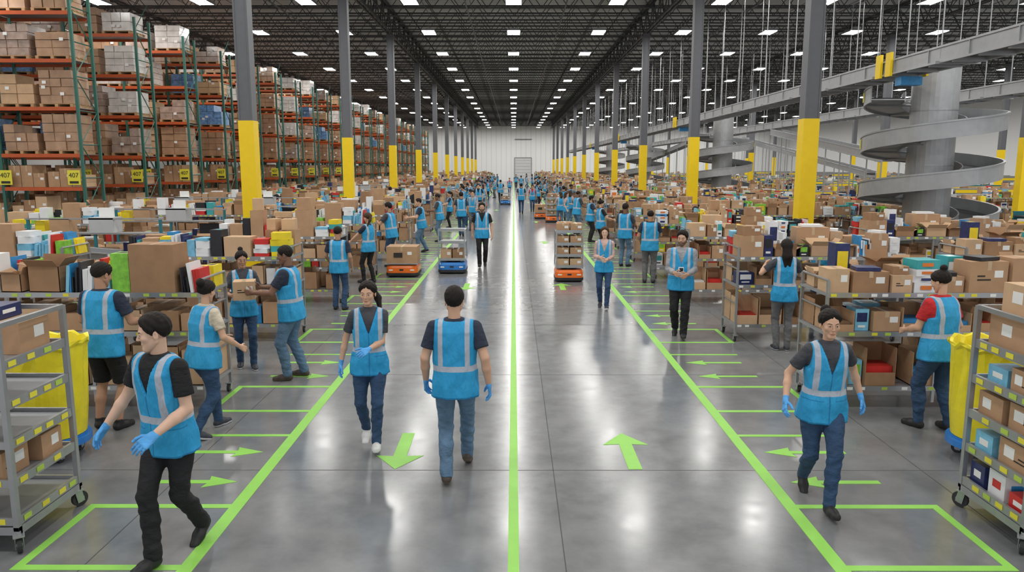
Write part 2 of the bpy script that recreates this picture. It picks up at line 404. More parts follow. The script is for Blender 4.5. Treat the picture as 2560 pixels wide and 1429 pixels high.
    V,Q=v.build(); parts.append((V,Q,'vest',(V-Pp)@Rt))
    me=bpy.data.meshes.new(name); k=H/1.75
    names=[];Vs=[];Qs=[];Ms=[];As=[];o=0
    for V,Q,mn,at in parts:
        if mn not in names: names.append(mn); me.materials.append(MC[mn])
        Vs.append(V);Qs.append(Q+o);Ms.append(np.full(len(Q),names.index(mn)));As.append(at);o+=len(V)
    V=np.concatenate(Vs)*k;Q=np.concatenate(Qs);m=np.concatenate(Ms);A=np.concatenate(As)
    me.vertices.add(len(V)); me.vertices.foreach_set('co',V.astype(np.float32).ravel())
    me.loops.add(Q.size); me.loops.foreach_set('vertex_index',Q.astype(np.int32).ravel())
    me.polygons.add(len(Q)); me.polygons.foreach_set('loop_start',np.arange(0,Q.size,4,dtype=np.int32))
    me.polygons.foreach_set('material_index',m.astype(np.int32)); me.polygons.foreach_set('use_smooth',np.ones(len(Q),bool))
    at=me.attributes.new('tc','FLOAT_VECTOR','POINT'); at.data.foreach_set('vector',A.astype(np.float32).ravel())
    me.update(calc_edges=True); me.validate(); return me
def put(me,name,x,y,rot,sc=1.):
    o=bpy.data.objects.new(name,me); o.location=(x,y,0); o.rotation_euler=(0,0,R(rot)); o.scale=(sc,)*3; return link(o)
def worker(x,y,rot,name='warehouse_worker',**k):
    return put(figure(name,**k),name,x,y,rot)
def walkfeet(lead,s=.26,w=.07,rp=38,lp=-12):
    if lead=='L': return ((w,-s,lp,4),(-w,s,rp,-4))
    return ((w,s,rp,4),(-w,-s,lp,-4))
W='warehouse_worker'
worker(-2.46,5.2,-14,H=1.80,feet=((.03,.28,30,6),(-.02,-.24,-6,-4)),wr=((.14,-.30,1.00),(-.42,-.10,.95)),twist=-10,lean=6,hyaw=-52,hpitch=8,shirt='black_cloth',pants='black_cloth',gloves=True,res=.0095,skin='skinl',palms=((-.2,1,-.3),None))
worker(-1.44,7.4,4,H=1.67,sex='F',feet=walkfeet('L',.22),wr=((.02,-.27,1.10),(-.30,.02,.90)),hyaw=-8,hpitch=4,twist=5,shirt='grey_tshirt',shoe='shoe_white',hair='pony',gloves=True,res=.0095,skin='skin0',palms=((-.1,1,-.4),None))
worker(-.52,6.55,180,H=1.74,feet=((.075,.15,8,4),(-.08,-.26,24,-4)),wr=((.27,-.08,.91),(-.30,.02,.90)),hpitch=6,shirt='navy_tshirt',pants='jeans_light',shoe='shoe_brown',gloves=True,res=.0095,fat=.006)
worker(2.57,6.1,-6,H=1.68,sex='F',feet=((.02,-.32,-10,4),(-.05,.32,42,-4)),wr=((.34,.08,.94),(-.34,-.12,.95)),hpitch=5,hyaw=3,twist=6,shirt='grey_tshirt',hair='bun',gloves=True,res=.0095,lean=4,fat=.008)
worker(-4.36,7.88,172,H=1.78,feet=((.12,0,0,10),(-.12,.02,0,-12)),wr=((.24,-.33,1.08),(-.22,-.34,1.10)),hpitch=18,hyaw=-15,lean=5,shorts=True,pants='black_cloth',res=.0105,skin='skin1',fat=.01)
worker(-3.24,7.72,148,H=1.64,sex='F',feet=((.10,-.22,0,8),(-.12,.26,18,-14)),wr=((.16,-.36,1.02),(-.24,-.30,.98)),hpitch=12,hyaw=20,lean=8,shirt='cream_sleeve',pants='jeans_dark',shoe='shoe_mixed',hair='bun',res=.0105,fat=.016)
worker(-2.93,9.84,-90,H=1.77,feet=((.11,-.06,0,8),(-.11,.10,0,-10)),wr=((.17,-.42,1.17),(-.17,-.42,1.19)),hpitch=14,lean=4,shirt='navy_tshirt',pants='jeans_light',shoe='shoe_brown',res=.0105,skin='skin2',hair='crop',palms=((-1,-.2,0),(1,-.2,0)),fat=.014)
worker(-3.76,10.42,22,H=1.63,sex='F',feet=((.09,-.14,0,6),(-.09,.05,0,-6)),wr=((.16,-.29,1.13),(-.17,-.29,1.15)),hpitch=10,hyaw=8,shirt='grey_tshirt',shoe='shoe_mixed',hair='topbun',res=.0105,skin='skin1',palms=((-1,-.2,0),(1,-.2,0)))
worker(-3.42,14.75,176,H=1.62,feet=((.1,0,0,6),(-.1,.05,0,-6)),wr=((.28,-.25,1.0),(-.25,-.1,.92)),hpitch=16,hair='short',res=.012,skin='skin1')
worker(-3.5,18.25,-120,H=1.68,sex='F',feet=((.1,-.1,0,6),(-.1,.05,0,-6)),wr=((.2,-.4,1.05),(-.2,-.42,1.0)),hpitch=12,pants='black_cloth',hair='pony',hairmat='hair_brown',res=.0122)
worker(-3.42,21.3,-110,H=1.78,wr=((.2,-.4,1.3),(-.2,-.42,1.2)),lean=8,hpitch=10,pants='jeans_dark',shirt='grey_tshirt',res=.013,skin='skin1')
worker(-3.0,24.8,-80,H=1.76,feet=((.1,-.14,0,6),(-.1,.16,10,-6)),wr=((.2,-.42,1.15),(-.2,-.42,1.1)),lean=8,hpitch=10,pants='jeans_light',shirt='navy_tshirt',hair='crop',res=.013,fat=.015)
worker(-.88,21.2,2,H=1.78,feet=walkfeet('R',.2),wr=((.27,-.08,.9),(-.27,.08,.9)),pants='black_cloth',shirt='black_cloth',skin='skinb',hair='beard',res=.012)
worker(1.79,14.9,-8,H=1.62,sex='F',feet=walkfeet('L',.22),wr=((.06,-.24,1.08),(-.08,-.24,1.12)),hpitch=4,shirt='pink_sleeve',longs=True,hair='loose',hairmat='hair_brown',skin='skinl',shoe='shoe_mixed',res=.0115,palms=((-.6,.6,0),(.6,.6,0)))
worker(2.75,12.35,-14,H=1.75,feet=walkfeet('L',.21),wr=((.10,-.27,1.08),(-.10,-.27,1.10)),hyaw=-12,hpitch=4,shirt='grey_sleeve',longs=True,pants='black_cloth',skin='skinb',hair='short',res=.0115,palms=((-1,.3,0),(1,.3,0)),fat=.014)
worker(3.28,18.25,168,H=1.74,wr=((.24,-.2,1.0),(-.2,-.36,1.1)),hpitch=14,pants='grey_pants',shirt='navy_tshirt',hair='crop',res=.0122,skin='skin1',fat=.016)
worker(3.12,21.3,150,H=1.75,wr=((.24,-.3,1.0),(-.2,-.36,1.1)),hpitch=14,pants='jeans_light',shirt='grey_tshirt',res=.013,skin='skin2')
worker(2.85,24.9,110,H=1.7,sex='F',wr=((.2,-.36,1.1),(-.2,-.36,1.1)),hpitch=14,pants='black_cloth',shirt='black_cloth',hair='topbun',res=.013)
worker(4.12,11.42,172,H=1.70,sex='F',feet=((.08,0,0,10),(-.08,.02,0,-10)),wr=((.27,-.25,1.32),(-.2,-.38,1.2)),hpitch=4,pants='grey_pants',shirt='grey_tshirt',hair='long',shoe='shoe_mixed',res=.0115)
worker(5.45,13.3,165,H=1.72,wr=((.2,-.25,1.1),(-.2,-.3,1.1)),hpitch=14,shirt='navy_tshirt',hair='crop',res=.012,skin='skin0',fat=.012)
worker(4.52,7.86,-163,H=1.71,sex='F',feet=((.12,-.10,0,12),(-.12,.08,0,-10)),wr=((.16,-.34,1.06),(-.24,-.26,1.03)),lean=6,hpitch=22,hyaw=12,shirt='red_tshirt',hair='topbun',res=.0105,fat=.03)
VARS=[figure(W,H=1.76,feet=walkfeet('L',.22),wr=((.27,.1,.9),(-.27,-.12,.92)),res=.017,skin='skin1'),
 figure(W,H=1.66,sex='F',wr=((.18,-.38,1.1),(-.18,-.38,1.1)),hpitch=12,hair='pony',res=.017,pants='black_cloth'),
 figure(W,H=1.78,wr=((.18,-.40,1.15),(-.18,-.38,1.1)),lean=7,hpitch=14,pants='jeans_light',shirt='grey_tshirt',res=.017,skin='skin2',hair='crop'),
 figure(W,H=1.74,feet=walkfeet('R',.24),wr=((.27,-.12,.92),(-.27,.1,.9)),pants='black_cloth',shirt='black_cloth',res=.017,fat=.015),
 figure(W,H=1.64,sex='F',feet=walkfeet('R',.18),pants='jeans_dark',shirt='red_tshirt',hair='bun',res=.017,skin='skin1'),
 figure(W,H=1.72,wr=((.2,-.33,1.0),(-.26,-.05,.9)),pants='grey_pants',shirt='grey_sleeve',longs=True,res=.017,skin='skin0'),
 figure(W,H=1.70,wr=((.26,-.3,1.35),(-.2,-.38,1.2)),lean=4,pants='black_cloth',shirt='navy_tshirt',res=.017,skin='skinb',hair='beard',fat=.02),
 figure(W,H=1.62,sex='F',wr=((.2,-.34,1.15),(-.24,-.05,.92)),hyaw=25,pants='jeans_light',shirt='pink_sleeve',hair='long',hairmat='hair_brown',res=.017,skin='skinl')]
rnd=random.Random(11)
placed=[(-2.85,19.6),(-1.62,20.2),(1.36,18.7),(2.0,38.5),(-1.9,42),(1.5,41),(-.6,56),(-2.2,52),(1.9,63)]
for v,x,y,r in [(0,-2.1,30.6,180),(5,-1.8,33.5,0),(3,-1.0,58.5,180),(0,.45,45.5,180),(4,1.15,47,0),(0,2.6,39.8,175),(7,1.8,60,0),(2,2.6,31.5,120),(2,-2.75,28.4,-95),(1,-2.9,34.6,-80),(6,2.85,28.3,95),(7,2.4,34.8,80),(4,-.4,75,0),(0,.8,82,180),(3,.3,96,0)]:
    put(VARS[v],W,x,y,r); placed.append((x,y))
n=0
while n<46:
    y=rnd.choice((38,47,60,72,88,105))+rnd.gauss(0,4.5); sd=rnd.choice((-1,1)); y=max(36,min(124,y))
    x=sd*(3.1-1.5*rnd.random()**1.6); r=rnd.choice((sd*90,sd*100,0,180,sd*70))+rnd.uniform(-15,15)
    if any(abs(x-a)<.8 and abs(y-b)<.95 for a,b in placed): continue
    placed.append((x,y)); put(VARS[rnd.randrange(8)],W,x,y,r,rnd.uniform(.95,1.04)); n+=1
n=0
while n<42:
    row=rnd.randrange(1,20); sd=rnd.choice((-1,1)); y=8.5+3.47*row+rnd.choice((1.4,2.8)); x=sd*rnd.choice((rnd.uniform(3.9,5.8),rnd.uniform(7.6,9),rnd.uniform(7.6,12.3)))
    if row==1 and (abs(x)<6.5 or sd<0): continue
    if sd>0 and x>8.6: continue
    if any(abs(x-a)<.8 and abs(y-b)<.8 for a,b in placed): continue
    placed.append((x,y)); put(VARS[rnd.choice((1,2,5,6,7))],W,x,y,rnd.choice((180,0,170)),rnd.uniform(.96,1.05)); n+=1
# ------------------------------------------------------------------ mesh builder
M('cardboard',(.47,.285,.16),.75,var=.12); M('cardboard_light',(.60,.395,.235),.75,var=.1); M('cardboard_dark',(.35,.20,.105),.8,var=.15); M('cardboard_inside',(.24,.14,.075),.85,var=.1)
M('tape',(.55,.40,.25),.3,var=0); M('paper_label',(.85,.85,.83),.5,var=0); M('ink',(.03,.025,.02),.6,var=0)
M('white_pack',(.82,.83,.84),.4,var=.05); M('blue_pack',(.03,.27,.6),.4,var=.2,vs=15); M('lightblue_pack',(.2,.52,.72),.4,var=.2,vs=14); M('navy_pack',(.02,.03,.12),.35,var=.5,vs=20)
M('red_pack',(.6,.03,.025),.4,var=.2); M('yellow_pack',(.85,.65,.02),.4,var=.2); M('green_pack',(.22,.55,.05),.4,var=.4,vs=14); M('black_pack',(.02,.02,.025),.35,var=.3); M('teal_pack',(.05,.38,.40),.4,var=.2); M('orange_pack',(.75,.2,.03),.4)
M('galv',(.40,.41,.42),.38,.7,var=.12); M('steel_grey',(.33,.34,.36),.45,.3,var=.1); M('rubber',(.03,.03,.032),.6,var=0); M('label_green',(.45,.62,.08),.5,var=0); M('label_yellow',(.78,.70,.05),.5,var=0)
M('col_grey',(.125,.13,.145),.5,var=.06); M('safety_yellow',(.93,.64,.0),.45,var=.04); M('truss',(.06,.064,.068),.55,.1,var=0); M('rack_green',(.03,.13,.10),.5,var=.1); M('rack_orange',(.50,.09,.02),.5,var=.12)
M('wood',(.45,.29,.15),.8,var=.2); M('wrap_brown',(.42,.25,.148),.35,var=.3,vs=3,coat=.5,bump=.5,bs=9); M('wrap_white',(.66,.62,.59),.3,var=.25,vs=4,coat=.6,bump=.6,bs=9); M('wrap_blue',(.16,.33,.62),.3,var=.6,vs=9,coat=.6,bump=.6,bs=9); M('wrap_grey',(.40,.29,.235),.3,var=.35,vs=5,coat=.7,bump=.7,bs=10)
M('tape_green',(.29,.66,.10),.5,var=.06); M('joint',(.08,.08,.08),.8,var=0); M('robot_orange',(.9,.17,.01),.35,var=.04,coat=.3); M('robot_blue',(.02,.2,.6),.35,var=.04,coat=.3)
M('belt',(.045,.047,.05),.6,var=.1); M('spiral_metal',(.40,.41,.425),.38,.4,var=.1); M('screen',(.04,.08,.12),.15,var=0); M('machine_teal',(.02,.18,.22),.5); M('printer_grey',(.48,.49,.50),.5,var=.05); M('bag_yellow',(.85,.72,.02),.3,var=.15,bump=.8,bs=10); M('door_white',(.65,.66,.67),.5,var=.03)
t=NT('lamp_glow'); t.set(Base_Color=(1,1,1),Emission_Color=(1.,.98,.94),Emission_Strength=55.); MC['lamp']=t.mat
class MB:
    def __init__(s): s.v=[];s.f=[];s.m=[];s.n=[];s.T=Matrix.Identity(4)
    def mi(s,n):
        if n not in s.n: s.n.append(n)
        return s.n.index(n)
    def poly(s,vs,fs,mat):
        o=len(s.v); i=s.mi(mat); s.v+=[tuple(s.T@Vector(p)) for p in vs]
        for f in fs: s.f.append([o+k for k in f]); s.m.append(i)
    def box(s,c,d,mat,rz=0,rx=0,ry=0):
        x,y,z=d[0]/2,d[1]/2,d[2]/2
        P=[Vector((a*x,b*y,e*z)) for e in(-1,1) for b in(-1,1) for a in(-1,1)]
        if rz or rx or ry:
            E=Euler((rx,ry,rz)).to_matrix(); P=[E@p for p in P]
        C=Vector(c); P=[p+C for p in P]
        s.poly(P,[(0,2,3,1),(4,5,7,6),(0,1,5,4),(1,3,7,5),(3,2,6,7),(2,0,4,6)],mat)
    def b2(s,x0,x1,y0,y1,z0,z1,mat): s.box(((x0+x1)/2,(y0+y1)/2,(z0+z1)/2),(x1-x0,y1-y0,z1-z0),mat)
    def bar(s,p,q,r,mat,n=6):
        p=Vector(p);q=Vector(q);d=(q-p).normalized(); u=d.orthogonal().normalized(); w=d.cross(u)
        vs=[];
        for c in(p,q):
            for i in range(n): a=2*math.pi*(i+.5)/n; vs.append(c+(u*math.cos(a)+w*math.sin(a))*r)
        fs=[(i,(i+1)%n,n+(i+1)%n,n+i) for i in range(n)]+[tuple(range(n-1,-1,-1)),tuple(range(n,2*n))]
        s.poly(vs,fs,mat)
    def sweep(s,rings,mat,closed=False,caps=True):
        n=len(rings[0]); vs=[p for r in rings for p in r]; fs=[]
        m=n if closed else n-1
        for i in range(len(rings)-1):
            for j in range(m): fs.append((i*n+j,i*n+(j+1)%n,(i+1)*n+(j+1)%n,(i+1)*n+j))
        if caps and closed: fs.append(tuple(range(n-1,-1,-1))); fs.append(tuple((len(rings)-1)*n+j for j in range(n)))
        s.poly(vs,fs,mat)
    def mesh(s,name):
        me=bpy.data.meshes.new(name); me.from_pydata(s.v,[],s.f)
        for n in s.n: me.materials.append(MC[n])
        me.polygons.foreach_set('material_index',s.m); me.update(); return me
    def obj(s,name,loc=(0,0,0),rz=0,parent=None,bev=0):
        o=bpy.data.objects.new(name,s.mesh(name)); o.location=loc; o.rotation_euler=(0,0,rz); link(o,parent)
        if bev:
            b=o.modifiers.new('bevel','BEVEL'); b.width=bev; b.segments=2; b.limit_method='ANGLE'
        return o
def carton(mb,x,y,z,w,d,h,mat='cardboard',rz=0,label=True,mark=False,face=-1):
    T0=mb.T; mb.T=T0@Matrix.Translation((x,y,z))@Matrix.Rotation(rz,4,'Z')
    mb.box((0,0,h/2),(w,d,h),mat)
    mb.box((0,0,h+.0008),(.05,d*.995,.0016),'tape'); mb.box((0,-d/2-.0008,h*.86),(.05,.0016,h*.28),'tape')
    if label: mb.box((w*.26,-d/2-.001,h*.6),(min(.11,w*.3),.002,min(.08,h*.3)),'paper_label')
    if mark: # plain stand-in stripe mark
        mb.box((-w*.12,-d/2-.0012,h*.42),(w*.36,.002,h*.05),'ink'); mb.box((-w*.2,-d/2-.0012,h*.54),(w*.2,.002,h*.05),'ink')
    mb.T=T0
def opencarton(mb,x,y,z,w,d,h,mat='cardboard',rz=0,rnd=random):
    T0=mb.T; mb.T=T0@Matrix.Translation((x,y,z))@Matrix.Rotation(rz,4,'Z'); t=.007
    mb.box((0,0,.005),(w,d,.01),mat)
    for sg in(-1,1):
        mb.box((0,sg*(d/2-t/2),h/2),(w,t,h),mat); mb.box((sg*(w/2-t/2),0,h/2),(t,d,h),mat)
        a=rnd.uniform(.0,1.3); L=d*.42
        mb.box((0,sg*(d/2+math.sin(a)*L/2),h+math.cos(a)*L/2),(w*.98,t*.7,L),mat,rx=-sg*a)
        a=rnd.uniform(.1,1.4); L=w*.36
        mb.box((sg*(w/2+math.sin(a)*L/2),0,h+math.cos(a)*L/2),(t*.7,d*.95,L),mat,ry=sg*a)
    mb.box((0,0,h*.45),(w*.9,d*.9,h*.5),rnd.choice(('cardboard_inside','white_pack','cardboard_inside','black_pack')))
    mb.T=T0
CB=('cardboard','cardboard','cardboard_light','cardboard_dark')
PK=('white_pack','white_pack','white_pack','blue_pack','lightblue_pack','navy_pack','red_pack','yellow_pack','green_pack','black_pack','teal_pack','white_pack')
def books(mb,x,w,y,d,z,r):
    e=x+w; mat=r.choice(PK); tilt=r.uniform(-.16,.16)
    while x<e-.03:
        if r.random()<.45: mat=r.choice(PK)
        th=r.choice((.015,.025,.045,.06)); h=r.uniform(.17,.36); ti=tilt*.6+r.uniform(-.05,.05)
        mb.box((x+th/2,y+d/2,z+h/2),(th*.85,d*r.uniform(.7,1),h),mat,ry=ti); 
        if th>.02: mb.box((x+th/2,y-.002,z+h*.6),(th*.5,.003,h*.4),r.choice(('paper_label','navy_pack','blue_pack','orange_pack')),ry=ti)
        x+=th
def product(mb,x,w,y,d,z,h,r):
    m=r.choice(PK); rz=r.uniform(-.1,.1)
    mb.box((x+w/2,y+d/2,z+h/2),(w*.93,d*.7,h),m,rz=rz)
    m2=r.choice([k for k in('paper_label','navy_pack','orange_pack','yellow_pack','black_pack','green_pack','teal_pack') if k!=m])
    mb.box((x+w/2,y+d/2-d*.352,z+h*.62),(w*.7,.004,h*.42),m2,rz=rz); mb.box((x+w/2,y+d/2-d*.352,z+h*.2),(w*.5,.004,h*.1),'paper_label' if m!='white_pack' else 'ink',rz=rz)
    mb.box((x+w/2,y+d/2,z+h+.001),(w*.5,d*.35,.002),m2,rz=rz)
def fill_top(mb,L,y,d,z,r,tall=1.,mix=0.):
    x=.02
    while x<L-.16:
        k=r.random(); 
        if mix and k<.5 and r.random()<mix: k=r.uniform(.58,.95)
        if k<.36:
            w=min(r.choice((r.uniform(.18,.32),r.uniform(.38,.6))),L-.02-x); h=r.uniform(.14,.44)*tall
            carton(mb,x+w/2,y+d/2,z,w*.95,d*r.uniform(.75,1),h,r.choice(CB),r.uniform(-.12,.12),True,r.random()<.4)
            if r.random()<.35: carton(mb,x+w/2,y+d/2,z+h+.003,w*.75,d*.75,h*.45,r.choice(CB),r.uniform(-.4,.4))
            elif r.random()<.3: mb.box((x+w/2,y+d/2,z+h+.025),(w*.6,d*.7,.04),r.choice(PK),rz=r.uniform(-.6,.6))
        elif k<.58:
            w=min(r.uniform(.25,.5),L-.02-x); opencarton(mb,x+w/2,y+d/2,z,w*.84,d*.8,r.uniform(.12,.26)*tall,r.choice(CB),r.uniform(-.1,.1),r)
        elif k<.71:
            w=min(r.uniform(.16,.38),L-.02-x); books(mb,x,w,y,d,z,r)
        elif k<.88:
            w=min(r.uniform(.12,.26),L-.02-x); product(mb,x,w,y,d,z,r.uniform(.18,.42)*tall,r)
        elif k<.97:
            w=min(r.uniform(.18,.36),L-.02-x); hh=z; m=r.choice(PK)
            for q in range(r.randrange(2,5)):
                h=r.uniform(.04,.12); mb.box((x+w/2,y+d/2,hh+h/2),(w*.9,d*.8,h),m if r.random()<.4 else r.choice(PK),rz=r.uniform(-.2,.2)); 
                mb.box((x+w/2,y+d*.07,hh+h/2),(w*.4,.003,h*.4),r.choice(('paper_label','navy_pack','orange_pack'))); hh+=h+.001
        else: w=.12
        x+=w+.012
def fill_low(mb,L,y,d,z,hm,r):
    x=.04
    while x<L-.2:
        w=min(r.uniform(.2,.42),L-.03-x); h=hm*r.uniform(.6,.95); k=r.random()
        if k<.52:
            m=r.choice(('cardboard','cardboard_dark','cardboard','cardboard_light')); t=.007
            mb.b2(x,x+w*.95,y,y+d,z,z+.008,m); mb.b2(x,x+t,y,y+d,z,z+h,m); mb.b2(x+w*.95-t,x+w*.95,y,y+d,z,z+h,m); mb.b2(x,x+w*.95,y+d-t,y+d,z,z+h,m); mb.b2(x,x+w*.95,y,y+t,z,z+h*.35,m)
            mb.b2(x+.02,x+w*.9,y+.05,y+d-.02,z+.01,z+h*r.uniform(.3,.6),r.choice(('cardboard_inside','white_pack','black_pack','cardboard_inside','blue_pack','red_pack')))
        elif k<.80: carton(mb,x+w/2,y+d/2,z,w*.93,d*.9,h*.85,r.choice(CB),r.uniform(-.04,.04),True,r.random()<.3)
        elif k<.92: product(mb,x,w*.7,y,d,z,h*.8,r); w*=.72
        else: w*=.6
        x+=w+.01
def caster(mb,x,y,r=.06,rz=0,mat='rubber'):
    T0=mb.T; mb.T=T0@Matrix.Translation((x,y,0))@Matrix.Rotation(rz,4,'Z')
    mb.bar((-.016,0,r),(.016,0,r),r,mat,18); mb.bar((-.02,0,r),(.02,0,r),r*.5,'galv',12)
    for sg in(-1,1): mb.box((sg*.026,-.01,r*1.35),(.005,r*.9,r*1.5),'galv',rx=.2)
    mb.box((0,-.02,r*2.15),(.075,.085,.012),'galv'); mb.bar((0,-.02,r*2.15),(0,-.02,r*2.5),.014,'galv',8)
    mb.T=T0
def shelf_lip(mb,L,y,z,r,side=-1):
    mb.b2(0,L,y-.012 if side<0 else y,y if side<0 else y+.012,z-.045,z+.012,'galv')
    x=.08; yy=y-.013 if side<0 else y+.013
    while x<L-.1:
        mb.box((x,yy,z-.016),(.07,.003,.034),r.choice(('label_green','paper_label','label_yellow','paper_label'))); x+=r.uniform(.13,.3)
def module(seed,L=2.8,D=.8,mix=0.):
    r=random.Random(seed); mb=MB(); tiers=(.28,.92,1.37)
    for x in(.02,L/2,L-.02):
        for y in(.02,D-.02): mb.box((x,y,.73 if x>.1 else .80),(.035,.035,1.27 if x>.1 else 1.42),'galv')
    for x in(.03,L-.03):
        for y in(.06,D-.06): caster(mb,x,y,.05)
    mb.bar((.02,.02,1.52),(.02,D-.02,1.52),.014,'galv'); mb.bar((.02,.02,1.18),(.02,D-.02,1.18),.012,'galv'); mb.bar((.02,.02,.62),(.02,D-.02,.62),.012,'galv')
    for z in tiers:
        mb.b2(0,L,0,D,z-.03,z,'steel_grey'); shelf_lip(mb,L,0,z,r); shelf_lip(mb,L,D,z,r,1)
    fill_low(mb,L,.03,.36,.285,.5,r); fill_low(mb,L,.42,.34,.285,.5,r)
    fill_low(mb,L,.03,.36,.925,.34,r); fill_low(mb,L,.42,.34,.925,.34,r)
    fill_top(mb,L,.03,.34,1.372,r,.9,mix); fill_top(mb,L,.42,.34,1.372,r,1.3,mix)
    return mb
MODS=[module(200+i).mesh('stocked_shelf_rack') for i in range(12)]
MIXD=[module(300+i,mix=.6).mesh('stocked_shelf_rack') for i in range(4)]
def workstation():
    mb=MB(); r=random.Random(5); L=2.8
    for x in(.05,1.4,2.75):
        for y in(.05,.75): mb.b2(x-.025,x+.025,y-.025,y+.025,0,.88 if y<.5 else 1.75,'machine_teal')
    mb.b2(0,L,0,.8,.88,.92,'steel_grey'); mb.b2(0,L,.5,.8,1.42,1.45,'galv'); mb.b2(0,L,.72,.78,1.72,1.75,'galv'); mb.b2(0,L,0,.8,.3,.33,'steel_grey')
    mb.box((.5,.55,1.20),(.5,.04,.32),'screen'); mb.box((.5,.57,1.20),(.53,.03,.35),'black_pack'); mb.bar((.5,.6,.92),(.5,.6,1.2),.02,'black_pack')
    mb.b2(1.0,1.5,.42,.78,1.452,1.76,'printer_grey'); mb.b2(1.05,1.45,.41,.42,1.5,1.6,'black_pack'); mb.b2(1.1,1.4,.5,.55,1.76,1.95,'paper_label')
    fill_top(mb,L,.05,.35,.922,r,.8); fill_low(mb,L,.05,.6,.335,.45,r)
    carton(mb,2.1,.64,1.452,.4,.28,.28,'cardboard'); mb.box((2.55,.6,1.57),(.2,.2,.24),'yellow_pack')
    return mb
WS=workstation().mesh('packing_workstation')
SPZ=[(10.9,20.3),(11.9,44.),(11.6,68.),(11.6,92.)]
rnd=random.Random(3)
for k in range(37):
    y=8.5+3.47*k
    for sd in(-1,1):
        for j,(x0,sc) in enumerate(((3.55,.93),(7.15,1.),(10.0,1.))):
            xc=sd*(x0+1.4)
            if sd>0 and any(abs(xc-a)<3.3 and abs(y+.4-b)<2.4 for a,b in SPZ): continue
            ws=(j>0 and rnd.random()<.17) or (k==2 and sd<0 and j==1)
            me=WS if ws else MODS[(k*5+j*7+(sd>0)*3+rnd.randrange(3))%12]
            if sd<0 and k<4 and not ws: me=MIXD[(k+j*2)%4]
            o=bpy.data.objects.new('packing_workstation' if ws else 'stocked_shelf_rack',me)
            if sd>0: o.location=(x0,y,0)
            else: o.location=(-x0,y+.8,0); o.rotation_euler=(0,0,math.pi)
            o.scale=(sc,1,1)
            link(o)
# ------------------------------------------------------------------ foreground carts
def cart(sd,boxes):
    mb=MB(); r=random.Random(7+sd); W_,D_=1.25,.78; top=1.70; tiers=(.24,.53,.82,1.11,1.40)
    for x in(0,W_):
        for y in(0,D_):
            mb.box((x,y,(top+.17)/2),(.04,.04,top-.17),'galv')
    for y in(0,D_): caster(mb,0,y,.065,.5 if y else -.6); caster(mb,W_,y,.065,.2)
    mb.b2(-.02,W_+.02,-.02,.02,.14,.20,'galv'); mb.b2(-.02,W_+.02,D_-.02,D_+.02,.14,.20,'galv'); mb.b2(-.02,.02,0,D_,.14,.20,'galv')
    for x in(0,W_): mb.box((x,D_/2,top-.01),(.036,D_,.036),'galv')
    mb.box((W_/2,D_,top-.01),(W_,.036,.036),'galv')
    for z in tiers:
        mb.b2(.02,W_-.02,.0,D_,z-.012,z,'steel_grey')
        for y in(0,D_): mb.b2(0,W_,y-.012,y+.012,z-.03,z+.028,'galv')
        mb.b2(-.014,.01,0,D_,z-.035,z+.035,'galv')
        y=.1
        while y<D_-.08: mb.box((-.0165,y,z),(.004,.085,.04),r.choice(('label_yellow','label_yellow','label_green'))); y+=r.uniform(.14,.24)
        x=.12
        while x<W_-.1: mb.box((x,-.014,z),(.085,.004,.04),r.choice(('label_yellow','label_green','label_yellow'))); x+=r.uniform(.15,.26)
    for (x,y,z,w,d,h,m,mk) in boxes:
        if m in CB: 
            carton(mb,x,y,z+.002,w,d,h,m,0,True,mk)
            mb.box((x-w/2-.001,y+d*.15,z+h*.6),(.002,min(.12,d*.35),min(.09,h*.4)),'paper_label')
            if mk: mb.box((x-w/2-.0012,y-d*.2,z+h*.4),(.002,d*.36,h*.05),'ink'); mb.box((x-w/2-.0012,y-d*.26,z+h*.53),(.002,d*.2,h*.05),'ink')
        else:
            mb.box((x,y,z+.002+h/2),(w,d,h),m); mb.box((x,y-d/2-.001,z+h*.5),(w*.6,.002,h*.35),'paper_label' if m!='white_pack' else 'blue_pack')
            mb.box((x-w/2-.001,y,z+h*.55),(.002,d*.5,h*.3),'paper_label' if m!='white_pack' else 'red_pack')
    if sd<0:
        mb.v=[(-a,b,c) for a,b,c in mb.v]; mb.f=[f[::-1] for f in mb.f]
    return mb
T=(.24,.53,.82,1.11,1.40)
lb=[(.20,.57,T[1],.3,.26,.2,'cardboard',False),(.26,.2,T[1],.32,.3,.2,'cardboard',True),(.7,.4,T[1],.4,.5,.2,'cardboard_dark',True),(1.02,.3,T[1],.2,.4,.18,'cardboard',False),
 (.24,.52,T[4],.34,.36,.24,'cardboard',False),(.66,.3,T[4],.44,.4,.3,'cardboard_light',False),(.40,.55,T[4]+.245,.26,.3,.10,'navy_pack',False),(.66,.30,T[4]+.305,.34,.3,.10,'blue_pack',False),(.62,.64,T[4],.3,.2,.3,'navy_pack',False),(1.05,.4,T[4],.3,.4,.26,'cardboard',False),
 (.95,.4,T[3],.35,.5,.2,'cardboard_dark',False),(.9,.4,T[2],.4,.5,.2,'cardboard',True)]
cart(-1,lb).obj('rolling_shelf_cart',(-3.62,5.2,0),0,bev=.003)
